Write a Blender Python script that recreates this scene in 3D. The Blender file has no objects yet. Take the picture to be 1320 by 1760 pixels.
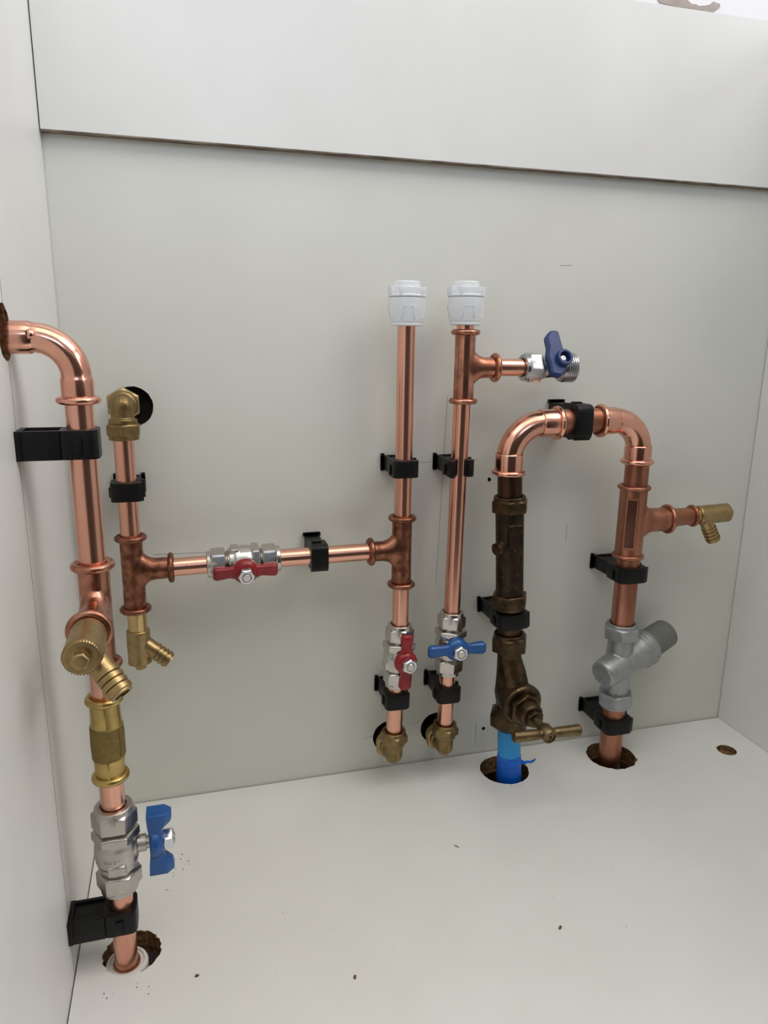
import bpy, bmesh, math, random
from mathutils import Matrix, Vector
PI = math.pi
random.seed(7)
scene = bpy.context.scene
COL = scene.collection

# ------------------------------------------------------------------ camera
cam_d = bpy.data.cameras.new('camera')
cam = bpy.data.objects.new('camera', cam_d)
COL.objects.link(cam)
cam.location = (0.0898, -0.6208, 0.4184)
cam.rotation_euler = (1.33450, -0.01251, -0.26873)
cam_d.sensor_fit = 'VERTICAL'
cam_d.sensor_height = 36.0
cam_d.lens = 36.0 * 1239.13 / 1760.0
cam_d.clip_start = 0.01
scene.camera = cam

# ------------------------------------------------------------------ light
world = bpy.data.worlds.new('world')
scene.world = world
world.use_nodes = True
bg = world.node_tree.nodes['Background']
bg.inputs['Color'].default_value = (0.86, 0.92, 1.0, 1)
bg.inputs['Strength'].default_value = 0.3

def area(name, loc, target, sx, sy, power, color=(1, 1, 1)):
    d = bpy.data.lights.new(name, 'AREA')
    d.shape = 'RECTANGLE'; d.size = sx; d.size_y = sy; d.energy = power; d.color = color
    o = bpy.data.objects.new(name, d); COL.objects.link(o)
    o.location = loc
    o.rotation_euler = (Vector(target) - Vector(loc)).to_track_quat('-Z', 'Y').to_euler()
    return o
# kitchen light: ceiling panels over the room, daylight from a high window ahead and one on the right
area('ceiling_panel_middle', (0.35, -0.95, 2.15), (0.35, -0.95, 0.0), 1.6, 1.2, 11.2, (1.0, 1.0, 0.88))
area('ceiling_panel_right', (1.6, -1.0, 2.15), (1.6, -1.0, 0.0), 1.2, 1.6, 25.0, (1.0, 0.94, 0.92))
area('ceiling_panel_left', (-0.9, -1.0, 2.15), (-0.9, -1.0, 0.0), 1.2, 1.6, 15.0, (0.96, 0.97, 1.0))
area('window_front_daylight', (0.3, -3.05, 1.6), (0.3, 0.0, 1.6), 1.2, 0.9, 13.5, (0.62, 0.75, 1.0))
area('window_right_daylight', (2.55, -1.4, 1.4), (0.0, -1.4, 1.4), 1.5, 1.2, 28.0, (0.84, 0.91, 1.0))

scene.view_settings.view_transform = 'Standard'
scene.view_settings.look = 'None'
scene.view_settings.gamma = 1.0
scene.view_settings.use_curve_mapping = False
scene.view_settings.exposure = 0.0

# ------------------------------------------------------------------ materials
MATS = {}
def srgb(r, g, b):
    f = lambda c: (c / 255) / 12.92 if c / 255 <= 0.04045 else ((c / 255 + 0.055) / 1.055) ** 2.4
    return (f(r), f(g), f(b), 1)

def mat(name, c1, c2=None, scale=60, rough=0.4, metal=0.0, bump=0.0, bscale=None, stretch=(1, 1, 1),
        rough2=None, spec=0.5, lo=0.35, hi=0.65, detail=4, coat=0.0, c3=None, c3scale=200, c3lo=0.66, c3hi=0.72):
    m = bpy.data.materials.new(name); m.use_nodes = True
    nt = m.node_tree; b = nt.nodes['Principled BSDF']
    b.inputs['Base Color'].default_value = c1
    b.inputs['Roughness'].default_value = rough
    b.inputs['Metallic'].default_value = metal
    b.inputs['Specular IOR Level'].default_value = spec
    b.inputs['Coat Weight'].default_value = coat
    tc = nt.nodes.new('ShaderNodeTexCoord')
    mp = nt.nodes.new('ShaderNodeMapping'); mp.inputs['Scale'].default_value = stretch
    nt.links.new(tc.outputs['Object'], mp.inputs['Vector'])
    if c2 is not None:
        n = nt.nodes.new('ShaderNodeTexNoise'); n.inputs['Scale'].default_value = scale; n.inputs['Detail'].default_value = detail
        nt.links.new(mp.outputs['Vector'], n.inputs['Vector'])
        r = nt.nodes.new('ShaderNodeValToRGB')
        r.color_ramp.elements[0].position = lo; r.color_ramp.elements[0].color = c1
        r.color_ramp.elements[1].position = hi; r.color_ramp.elements[1].color = c2
        nt.links.new(n.outputs['Fac'], r.inputs['Fac'])
        out = r.outputs['Color']
        if c3 is not None:
            n3 = nt.nodes.new('ShaderNodeTexNoise'); n3.inputs['Scale'].default_value = c3scale; n3.inputs['Detail'].default_value = 3
            nt.links.new(tc.outputs['Object'], n3.inputs['Vector'])
            r3 = nt.nodes.new('ShaderNodeValToRGB')
            r3.color_ramp.elements[0].position = c3lo; r3.color_ramp.elements[0].color = (0, 0, 0, 1)
            r3.color_ramp.elements[1].position = c3hi; r3.color_ramp.elements[1].color = (1, 1, 1, 1)
            nt.links.new(n3.outputs['Fac'], r3.inputs['Fac'])
            mx = nt.nodes.new('ShaderNodeMix'); mx.data_type = 'RGBA'
            nt.links.new(r3.outputs['Color'], mx.inputs['Factor'])
            nt.links.new(out, mx.inputs['A']); mx.inputs['B'].default_value = c3
            out = mx.outputs['Result']
        nt.links.new(out, b.inputs['Base Color'])
        if rough2 is not None:
            q = nt.nodes.new('ShaderNodeMapRange')
            q.inputs['From Min'].default_value = lo; q.inputs['From Max'].default_value = hi
            q.inputs['To Min'].default_value = rough; q.inputs['To Max'].default_value = rough2
            nt.links.new(n.outputs['Fac'], q.inputs['Value'])
            nt.links.new(q.outputs['Result'], b.inputs['Roughness'])
    if bump:
        n2 = nt.nodes.new('ShaderNodeTexNoise'); n2.inputs['Scale'].default_value = bscale or scale; n2.inputs['Detail'].default_value = 3
        nt.links.new(mp.outputs['Vector'], n2.inputs['Vector'])
        bp = nt.nodes.new('ShaderNodeBump'); bp.inputs['Strength'].default_value = bump; bp.inputs['Distance'].default_value = 0.0006
        nt.links.new(n2.outputs['Fac'], bp.inputs['Height'])
        nt.links.new(bp.outputs['Normal'], b.inputs['Normal'])
    MATS[name] = m
    return m

mat('melamine', srgb(226, 225, 221), srgb(231, 230, 227), scale=9, rough=0.42, bump=0.05, bscale=900, spec=0.4)
mat('hardboard_white', srgb(219, 219, 210), srgb(224, 224, 216), scale=7, rough=0.5, bump=0.05, bscale=700, spec=0.35)
mat('chipboard', srgb(92, 66, 44), srgb(150, 118, 84), scale=320, rough=0.9, bump=0.9, bscale=500, spec=0.1)
mat('raw_edge', srgb(96, 84, 74), srgb(150, 138, 124), scale=300, rough=0.9, stretch=(0.2, 1, 1), spec=0.1)
mat('hole_edge_brown', srgb(72, 44, 32), srgb(112, 74, 52), scale=250, rough=0.9, bump=0.5, spec=0.1)
mat('wall_paint', srgb(238, 237, 240), srgb(243, 242, 244), scale=12, rough=0.8, bump=0.12, bscale=260)
mat('plaster', srgb(170, 156, 150), srgb(184, 170, 163), scale=120, rough=0.95, bump=0.3)
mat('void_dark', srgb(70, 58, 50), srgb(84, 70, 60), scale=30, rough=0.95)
mat('room_floor', srgb(80, 72, 64), srgb(90, 82, 74), scale=5, rough=0.5)
mat('blocker_dark', srgb(62, 55, 50), srgb(70, 62, 57), scale=4, rough=0.6)
mat('pencil', srgb(138, 136, 133), rough=0.7)
mat('pencil_dark', srgb(112, 106, 104), rough=0.7)
mat('room_wall', srgb(205, 202, 196), srgb(210, 207, 202), scale=3, rough=0.8)
COP1, COP2 = (0.87, 0.475, 0.355, 1), (0.73, 0.36, 0.26, 1)
mat('copper', COP1, COP2, scale=38, rough=0.2, rough2=0.3, metal=1, stretch=(1, 1, 0.12), bump=0.03, bscale=300)
mat('copper_dull', (0.50, 0.225, 0.15, 1), (0.33, 0.135, 0.083, 1), scale=90, rough=0.34, rough2=0.45, metal=1, stretch=(1, 1, 0.15), bump=0.05, bscale=400)
mat('copper_polished', (0.88, 0.475, 0.355, 1), (0.77, 0.385, 0.28, 1), scale=40, rough=0.13, rough2=0.2, metal=1, bump=0.05, bscale=160)
mat('copper_fitting', (0.68, 0.34, 0.24, 1), (0.33, 0.135, 0.082, 1), scale=70, rough=0.16, rough2=0.36, metal=1, bump=0.1, bscale=500, lo=0.3, hi=0.68)
mat('copper_brown', (0.44, 0.19, 0.122, 1), (0.16, 0.064, 0.038, 1), scale=150, rough=0.27, rough2=0.4, metal=1, bump=0.2, bscale=900, lo=0.3, hi=0.66)
mat('copper_dark', (0.10, 0.05, 0.032, 1), (0.06, 0.034, 0.024, 1), scale=70, rough=0.36, metal=1, stretch=(1, 1, 0.2))
mat('brass_satin', (0.45, 0.325, 0.155, 1), (0.37, 0.265, 0.122, 1), scale=200, rough=0.36, metal=1, bump=0.1, bscale=1500)
mat('brass_bright', (0.66, 0.50, 0.23, 1), (0.58, 0.43, 0.19, 1), scale=60, rough=0.2, metal=1)
mat('brass_cast', (0.30, 0.215, 0.10, 1), (0.215, 0.15, 0.068, 1), scale=160, rough=0.4, metal=1, bump=0.18, bscale=1200)
mat('brass_rough', (0.30, 0.225, 0.085, 1), (0.24, 0.18, 0.065, 1), scale=400, rough=0.55, metal=1, bump=0.35, bscale=2200)
mat('brass_yellow', (0.58, 0.43, 0.16, 1), (0.47, 0.34, 0.125, 1), scale=120, rough=0.3, metal=1, bump=0.06, bscale=900)
mat('brass_aged', (0.066, 0.049, 0.034, 1), (0.036, 0.027, 0.018, 1), scale=110, rough=0.42, metal=1, bump=0.25, bscale=900,
    c3=(0.42, 0.37, 0.28, 1), c3scale=420, c3lo=0.68, c3hi=0.76)
mat('brass_aged_brown', (0.13, 0.086, 0.046, 1), (0.06, 0.041, 0.024, 1), scale=90, rough=0.4, metal=1, bump=0.2, bscale=900,
    c3=(0.45, 0.38, 0.27, 1), c3scale=380, c3lo=0.68, c3hi=0.76)
mat('brass_handle', (0.25, 0.185, 0.10, 1), (0.165, 0.12, 0.066, 1), scale=130, rough=0.38, metal=1, bump=0.15, bscale=900)
mat('nickel', (0.56, 0.53, 0.49, 1), (0.50, 0.475, 0.44, 1), scale=120, rough=0.34, metal=1, bump=0.06, bscale=1500)
mat('nickel_shiny', (0.62, 0.59, 0.55, 1), (0.56, 0.535, 0.50, 1), scale=80, rough=0.22, metal=1, bump=0.04, bscale=900)
mat('chrome', (0.56, 0.56, 0.57, 1), (0.40, 0.40, 0.41, 1), scale=120, rough=0.2, rough2=0.28, metal=1, bump=0.12, bscale=500)
mat('zinc', (0.72, 0.74, 0.78, 1), rough=0.2, metal=1)
mat('cast_grey', (0.43, 0.44, 0.45, 1), (0.36, 0.37, 0.38, 1), scale=150, rough=0.42, metal=0.85, bump=0.2, bscale=1400,
    c3=(0.16, 0.11, 0.08, 1), c3scale=260, c3lo=0.72, c3hi=0.78)
mat('black_plastic', srgb(9, 9, 10), srgb(14, 14, 15), scale=300, rough=0.42, spec=0.28, bump=0.05, bscale=1800,
    c3=srgb(92, 84, 70), c3scale=1400, c3lo=0.76, c3hi=0.8)
mat('white_plastic', srgb(228, 230, 233), rough=0.4)
mat('cream_plastic', srgb(214, 212, 206), rough=0.45)
mat('blue_paint', srgb(20, 88, 158), srgb(17, 78, 146), scale=40, rough=0.36, coat=0.2)
mat('blue_plastic', srgb(28, 56, 110), srgb(24, 50, 102), scale=40, rough=0.4)
mat('red_paint', srgb(150, 16, 28), srgb(136, 12, 22), scale=40, rough=0.36, coat=0.2)
mat('blue_pipe', srgb(44, 160, 232), srgb(38, 148, 220), scale=30, rough=0.42)
mat('blue_tape', srgb(8, 108, 222), srgb(6, 88, 200), scale=60, rough=0.38, stretch=(1, 1, 5), bump=0.3, bscale=120)
mat('grey_plastic', srgb(116, 116, 112), srgb(108, 108, 104), scale=90, rough=0.5)
mat('dark_bore', srgb(22, 18, 14), rough=0.8)
mat('sawdust', srgb(120, 84, 50), srgb(80, 54, 34), scale=300, rough=0.9)
mat('grit', srgb(58, 52, 48), srgb(84, 74, 66), scale=300, rough=0.9)

# ------------------------------------------------------------------ mesh helpers (local units: millimetres)
def frame(origin, zdir=(0, 0, 1), xdir=(1, 0, 0)):
    z = Vector(zdir).normalized(); x = Vector(xdir)
    x = (x - z * x.dot(z)).normalized(); y = z.cross(x)
    M = Matrix.Identity(4)
    for i in range(3):
        M[i][0] = x[i]; M[i][1] = y[i]; M[i][2] = z[i]; M[i][3] = origin[i]
    return M

def loc(zdir=(0, 0, 1), xdir=(1, 0, 0), origin=(0, 0, 0)):
    return frame(origin, zdir, xdir)

AX = dict(x=loc((1, 0, 0), (0, 0, 1)), nx=loc((-1, 0, 0), (0, 0, 1)), y=loc((0, 1, 0), (1, 0, 0)),
          ny=loc((0, -1, 0), (1, 0, 0)), z=loc(), nz=loc((0, 0, -1), (1, 0, 0)))

class MB:
    def __init__(self):
        self.v = []; self.f = []
    def add(self, vs, fs, M=None):
        o = len(self.v)
        for p in vs:
            p = Vector(p)
            self.v.append(tuple(M @ p) if M is not None else tuple(p))
        self.f += [tuple(i + o for i in f) for f in fs]
        return self
    def rev(self, rows, M=None, seg=32, cap=True, loop=False):
        """surface of revolution about local z; row = (z, r) round or (z, r, 'h') hexagonal (r = half across flats)"""
        vs = []; fs = []
        for row in rows:
            z, r = row[0], row[1]
            for k in range(seg):
                a = 2 * PI * k / seg; rr = r
                if len(row) > 2:
                    d = (a % (PI / 3)) - PI / 6
                    rr = r / math.cos(d)
                vs.append((rr * math.cos(a), rr * math.sin(a), z))
        n = len(rows)
        for i in range(n - 1 + (1 if loop else 0)):
            j = (i + 1) % n
            for k in range(seg):
                l = (k + 1) % seg
                fs.append((i * seg + k, i * seg + l, j * seg + l, j * seg + k))
        if cap and not loop:
            fs.append(tuple(reversed(range(seg))))
            fs.append(tuple((n - 1) * seg + k for k in range(seg)))
        return self.add(vs, fs, M)
    def hex(self, z0, z1, af, ch=1.0, M=None, bore=0):
        h = af / 2
        rows = [(z0, h * 0.97), (z0 + ch, h, 'h'), (z1 - ch, h, 'h'), (z1, h * 0.97)]
        return self.rev(rows, M, 36)
    def torus(self, z, R, r, M=None, seg=36, n=12, sq=1.0):
        rows = [(z + r * sq * math.sin(2 * PI * k / n), R + r * math.cos(2 * PI * k / n)) for k in range(n)]
        return self.rev(rows, M, seg, loop=True)
    def box(self, x0, x1, y0, y1, z0, z1, M=None):
        vs = [(x, y, z) for z in (z0, z1) for y in (y0, y1) for x in (x0, x1)]
        fs = [(0, 2, 3, 1), (4, 5, 7, 6), (0, 1, 5, 4), (1, 3, 7, 5), (3, 2, 6, 7), (2, 0, 4, 6)]
        return self.add(vs, fs, M)
    def prism(self, poly, z0, z1, M=None):
        n = len(poly)
        vs = [(x, y, z0) for x, y in poly] + [(x, y, z1) for x, y in poly]
        fs = [tuple(reversed(range(n))), tuple(range(n, 2 * n))]
        fs += [(i, (i + 1) % n, n + (i + 1) % n, n + i) for i in range(n)]
        return self.add(vs, fs, M)
    def ringprism(self, outer, inner, z0, z1, M=None, closed=True):
        n = len(outer)
        vs = []
        for z in (z0, z1):
            vs += [(x, y, z) for x, y in outer] + [(x, y, z) for x, y in inner]
        fs = []
        A, B, C, D = 0, n, 2 * n, 3 * n
        for i in range(n if closed else n - 1):
            j = (i + 1) % n
            fs += [(A + j, A + i, B + i, B + j), (C + i, C + j, D + j, D + i), (A + i, A + j, C + j, C + i), (B + j, B + i, D + i, D + j)]
        if not closed:
            fs += [(A, C, D, B), (A + n - 1, B + n - 1, D + n - 1, C + n - 1)]
        return self.add(vs, fs, M)
    def loft(self, secs, M=None):
        n = len(secs[0]); vs = []; fs = []
        for s in secs: vs += s
        for i in range(len(secs) - 1):
            for k in range(n):
                l = (k + 1) % n
                fs.append((i * n + k, i * n + l, (i + 1) * n + l, (i + 1) * n + k))
        fs.append(tuple(reversed(range(n)))); fs.append(tuple((len(secs) - 1) * n + k for k in range(n)))
        return self.add(vs, fs, M)
    def sweep(self, pts, rads, M=None, seg=28, cap=True):
        """round sweep along points lying in a plane containing local y-normal paths"""
        vs = []; fs = []; n = len(pts)
        pts = [Vector(p) for p in pts]
        ref = None
        for i, p in enumerate(pts):
            t = (pts[min(i + 1, n - 1)] - pts[max(i - 1, 0)]).normalized()
            if ref is None:
                ref = Vector((0, 1, 0)) if abs(t.y) < 0.9 else Vector((1, 0, 0))
            a = (ref - t * ref.dot(t)).normalized(); ref = a; b = t.cross(a)
            for k in range(seg):
                th = 2 * PI * k / seg
                vs.append(p + (a * math.cos(th) + b * math.sin(th)) * rads[i])
        for i in range(n - 1):
            for k in range(seg):
                l = (k + 1) % seg
                fs.append((i * seg + k, i * seg + l, (i + 1) * seg + l, (i + 1) * seg + k))
        if cap:
            fs.append(tuple(reversed(range(seg)))); fs.append(tuple((n - 1) * seg + k for k in range(seg)))
        return self.add(vs, fs, M)
    def mesh(self, name, bevel=0.0, angle=38, scale=0.001, bseg=2):
        me = bpy.data.meshes.new(name)
        me.from_pydata([(x * scale, y * scale, z * scale) for x, y, z in self.v], [], self.f)
        bm = bmesh.new(); bm.from_mesh(me)
        bmesh.ops.recalc_face_normals(bm, faces=bm.faces)
        if bevel:
            es = [e for e in bm.edges if len(e.link_faces) == 2 and e.calc_face_angle(0) > math.radians(30)]
            bmesh.ops.bevel(bm, geom=es, offset=bevel * scale, segments=bseg, profile=0.6, affect='EDGES', clamp_overlap=True)
        bm.to_mesh(me); bm.free()
        finish(me, angle)
        return me
    def blob(self, name, voxel=0.7, smooth=8, angle=60):
        """union of overlapping closed shells, softened like a casting"""
        me = self.mesh(name + '_raw')
        o = bpy.data.objects.new('tmp', me); COL.objects.link(o)
        r = o.modifiers.new('r', 'REMESH'); r.mode = 'VOXEL'; r.voxel_size = voxel * 0.001
        s = o.modifiers.new('s', 'SMOOTH'); s.factor = 0.5; s.iterations = smooth
        dg = bpy.context.evaluated_depsgraph_get(); dg.update()
        out = bpy.data.meshes.new_from_object(o.evaluated_get(dg))
        bpy.data.objects.remove(o); bpy.data.meshes.remove(me)
        out.name = name
        out.polygons.foreach_set('use_smooth', [True] * len(out.polygons))
        return out

def finish(me, angle=38):
    me.polygons.foreach_set('use_smooth', [True] * len(me.polygons))
    me.set_sharp_from_angle(angle=math.radians(angle))
    me.update()

def link(name, me, material, parent=None, M=None):
    o = bpy.data.objects.new(name, me); COL.objects.link(o)
    if not me.materials: me.materials.append(MATS[material])
    if parent is not None: o.parent = parent
    if M is not None: o.matrix_local = M
    return o

def tag(o, label, cat, group=None):
    o['label'] = label; o['category'] = cat
    if group: o['group'] = group
    return o

def thing(name, label, cat, M, group=None):
    o = bpy.data.objects.new(name, None); COL.objects.link(o)
    o.empty_display_size = 0.01
    o.matrix_world = M
    return tag(o, label, cat, group)

def structure(name, me, material, parent=None):
    o = link(name, me, material, parent)
    if parent is None: o['kind'] = 'structure'
    return o

# ------------------------------------------------------------------ the setting
W, D, H = 0.664, 0.56, 0.702
def panel(name, rect, holes, thick, M, m_face, m_hole, parent=None, bev=0.0):
    """flat board with real holes: rect in local xy (metres), thickness below local z = 0"""
    cu = bpy.data.curves.new('c', 'CURVE'); cu.dimensions = '2D'; cu.fill_mode = 'BOTH'; cu.extrude = thick / 2
    x0, x1, y0, y1 = rect
    loops = [[(x0, y0), (x1, y0), (x1, y1), (x0, y1)]] + holes
    for lp in loops:
        s = cu.splines.new('POLY'); s.points.add(len(lp) - 1); s.use_cyclic_u = True
        for p, q in zip(s.points, lp): p.co = (q[0], q[1], 0, 1)
    o = bpy.data.objects.new('tmp', cu); COL.objects.link(o)
    dg = bpy.context.evaluated_depsgraph_get(); dg.update()
    me = bpy.data.meshes.new_from_object(o.evaluated_get(dg)); bpy.data.objects.remove(o)
    me.transform(Matrix.Translation((0, 0, -thick / 2))); me.name = name
    me.materials.clear(); me.materials.append(MATS[m_face]); me.materials.append(MATS[m_hole])
    for p in me.polygons:
        p.use_smooth = False
        c = p.center
        if abs(p.normal.z) < 0.5:
            edge = min(abs(c.x - x0), abs(c.x - x1), abs(c.y - y0), abs(c.y - y1)) < 1e-4
            p.material_index = 0 if edge else 1
    me.transform(M)
    return structure(name, me, m_face, parent)

def hole(cx, cy, r, jag=0.0, n=40, seed=0, sx=1.0, sy=1.0):
    rnd = random.Random(seed)
    return [(cx + sx * (r + jag * rnd.uniform(-1, 1)) * math.cos(2 * PI * k / n), cy + sy * (r + jag * rnd.uniform(-1, 1)) * math.sin(2 * PI * k / n)) for k in range(n)]

# floor board (local x = X, local y = Y), holes where pipes come up
panel('floor', (0.0009, W - 0.0005, -D, -0.0015),
      [hole(0.0363, -0.1735, 0.0192, 0.0009, 48, 1), hole(0.3815, -0.0355, 0.0242, 0.0004, 48, 2),
       hole(0.5000, -0.0395, 0.0248, 0.0007, 48, 3), hole(0.6251, -0.0610, 0.0098, 0.0002, 32, 4)],
      0.018, Matrix.Identity(4), 'melamine', 'chipboard')
# back panel: local x = X, local y = Z, local z = -Y (front)
MB_ = Matrix(((1, 0, 0, 0), (0, 0, -1, 0), (0, 1, 0, 0), (0, 0, 0, 1)))
panel('wall_back', (-0.018, W + 0.018, -0.018, H),
      [hole(0.0500, 0.3622, 0.0162, 0.0002, 40, 5), hole(0.2712, 0.0330, 0.0168, 0.0002, 40, 6),
       hole(0.3208, 0.0356, 0.0168, 0.0002, 40, 7), hole(0.3660, 0.2896, 0.0021, 0.0004, 14, 8), hole(0.3728, 0.0269, 0.0020, 0.0004, 14, 9)],
      0.008, MB_, 'hardboard_white', 'hole_edge_brown')
# left side: local x = -Y -> depth, local y = Z, local z = +X (inner face)
ML = Matrix(((0, 0, 1, 0), (-1, 0, 0, 0), (0, 1, 0, 0), (0, 0, 0, 1)))
panel('wall_left', (0.0009, D, -0.018, H), [hole(0.1858, 0.4190, 0.0152, 0.0005, 40, 10)], 0.018, ML, 'melamine', 'chipboard')
MR = Matrix(((0, 0, -1, W), (1, 0, 0, 0), (0, 1, 0, 0), (0, 0, 0, 1)))
panel('wall_right', (-D, -0.0009, -0.018, H), [], 0.018, MR, 'melamine', 'chipboard')

def slab(name, x0, x1, y0, y1, z0, z1, material, parent=None, bevel=0):
    return structure(name, MB().box(x0, x1, y0, y1, z0, z1).mesh(name, bevel=bevel, scale=1.0), material, parent)
# rear top rail with its raw lower edge
rail = slab('trim_1', 0.0009, W - 0.0006, -0.0080, -0.0002, 0.5617, 0.6985, 'melamine')
slab('raw_lower_edge', 0.0009, W - 0.0006, -0.0079, -0.0002, 0.5608, 0.5617, 'raw_edge', rail)
# the room round the cabinet
wall_room = slab('wall_room', -1.9, 2.6, 0.030, 0.10, -0.17, 2.25, 'wall_paint')
slab('floor_room', -1.9, 2.6, -3.1, 0.10, -0.20, -0.17, 'room_floor')
slab('ceiling', -1.9, 2.6, -3.1, 0.10, 2.20, 2.25, 'room_wall')
slab('wall_room_left', -1.95, -1.9, -3.1, 0.10, -0.17, 2.2, 'room_wall')
slab('wall_room_right', 2.6, 2.65, -3.1, 0.10, -0.17, 2.2, 'room_wall')
slab('wall_room_front', -1.9, 2.6, -3.15, -3.1, -0.17, 2.2, 'room_wall')
slab('added_dark_block', -0.75, 1.35, -1.75, -1.0, -0.17, 0.74, 'blocker_dark')  # unseen block added behind the camera to darken metal reflections and block light
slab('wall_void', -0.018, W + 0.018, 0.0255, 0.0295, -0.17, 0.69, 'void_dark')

# torn paint showing plaster above the rail, on the painted wall
pp = [(0.5139, 0.7335), (0.5183, 0.7225), (0.524, 0.7168), (0.5408, 0.7159), (0.5618, 0.7159), (0.5814, 0.7155), (0.584, 0.718), (0.588, 0.7205), (0.5878, 0.7235), (0.5828, 0.7239), (0.5802, 0.7246), (0.5777, 0.722), (0.5723, 0.7203), (0.5651, 0.7191), (0.5618, 0.7203), (0.5581, 0.7197), (0.5526, 0.7224), (0.5482, 0.7241), (0.5429, 0.7262), (0.5367, 0.7325)]
pm = MB().prism(pp, 0.0, 0.0006, Matrix(((1, 0, 0, 0), (0, 0, -1, 0.0300), (0, 1, 0, 0), (0, 0, 0, 1)))).mesh('torn_patch', scale=1.0)
structure('torn_patch', pm, 'plaster', wall_room)

# pencil setting-out lines on the boards (thin graphite strokes)
wb = bpy.data.objects['wall_back']; wl = bpy.data.objects['wall_left']
def stroke_back(x0, z0, x1, z1, w=0.00035):
    a = Vector((x0, 0, z0)); b = Vector((x1, 0, z1)); t = (b - a).normalized(); n = Vector((-t.z, 0, t.x)) * w / 2
    vs = [a - n, b - n, b + n, a + n]
    m = MB(); m.add([(v.x, -0.00012, v.z) for v in vs] + [(v.x, 0.0001, v.z) for v in vs],
                    [(0, 1, 2, 3), (7, 6, 5, 4), (0, 4, 5, 1), (1, 5, 6, 2), (2, 6, 7, 3), (3, 7, 4, 0)])
    structure('pencil_line', m.mesh('pencil_line', scale=1.0), 'pencil', wb)
for s in [(0.2745, 0.085, 0.2835, 0.180), (0.3155, 0.19, 0.3212, 0.368), (0.302, 0.0448, 0.293, 0.0425), (0.2538, 0.0356, 0.246, 0.0335),
          (0.0585, 0.2365, 0.108, 0.2352), (0.2954, 0.3080, 0.306, 0.3083), (0.334, 0.309, 0.3535, 0.3092), (0.3640, 0.0350, 0.3640, 0.0120),
          (0.4255, 0.4846, 0.4376, 0.4853), (0.452, 0.2230, 0.452, 0.2410)]:
    stroke_back(*s)
m = MB().box(-0.0001, 0.00012, -0.18355, -0.18325, 0.0005, 0.455)
structure('pencil_line', m.mesh('pencil_line', scale=1.0), 'pencil_dark', wl)

# ------------------------------------------------------------------ component builders
def pipe(label, p0, p1, r=7.5, material='copper', name='copper_pipe', group='copper pipes', cat='pipe'):
    p0 = Vector(p0); p1 = Vector(p1); L = (p1 - p0).length * 1000
    me = MB().rev([(0, r - 0.5), (0.4, r), (L - 0.4, r), (L, r - 0.5)], seg=48).mesh(name)
    xd = (1, 0, 0) if abs((p1 - p0).normalized().x) < 0.9 else (0, 0, 1)
    o = link(name, me, material); o.matrix_world = frame(p0, p1 - p0, xd)
    return tag(o, label, cat, group)

def press_tee(label, origin, zdir, xdir, up, down, br, rb=8.7, bead=2.55, R=10.0, rbr=None, Rbr=None, material='copper_fitting', beadmat=None, panel_flat=False):
    rbr = rbr or rb; Rbr = Rbr or R
    t = thing('press_tee', label, 'pipe tee', frame(origin, zdir, xdir), 'copper tees')
    m = MB().rev([(-down, rb), (-down + 4, rb + 0.1), (0, rb), (up - 4, rb + 0.1), (up, rb)], seg=40)
    secs = []
    for x, dz in ((0, 11.5), (rb * 0.5, 9.5), (rb * 0.85, 6.6), (rb + 0.6, 4.6), (rb + 2.4, 2.7), (rb + 4.8, 1.2), (rb + 8, 0.25), (br, 0)):
        az = rbr + dz; ay = min(rbr, rb * 0.97)
        secs.append([(x, ay * math.cos(2 * PI * k / 40), az * math.sin(2 * PI * k / 40)) for k in range(40)])
    m.loft(secs)
    link('body', m.blob('tee_body', 0.6, 9), material, t)
    bm = beadmat or material
    for z in (up, -down):
        link('bead', MB().torus(z, R, bead, seg=44, sq=0.95).mesh('bead'), bm, t)
    link('bead', MB().torus(br, Rbr, bead, AX['x'], seg=44, sq=0.95).mesh('bead'), bm, t)
    if panel_flat:
        z0, z1 = -down + 8.5, up - 8.5
        Mp = Matrix.Rotation(-0.60, 4, 'Z') @ Matrix(((1, 0, 0, 0), (0, 0, -1, -rb), (0, 1, 0, 0), (0, 0, 0, 1)))
        f = MB().ringprism([(-5.6, z0), (5.6, z0), (5.6, z1), (-5.6, z1)], [(-4.0, z0 + 2.0), (4.0, z0 + 2.0), (4.0, z1 - 2.0), (-4.0, z1 - 2.0)], -2.2, 1.15, Mp)
        q = link('pressed_frame', f.mesh('pressed_frame', bevel=0.5), material, t)
        link('pressed_panel', MB().box(-4.6, 4.6, z0 + 1.6, z1 - 1.6, -2.0, 0.2, Mp).mesh('pressed_panel'), 'copper_polished', q)
    return t

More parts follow.
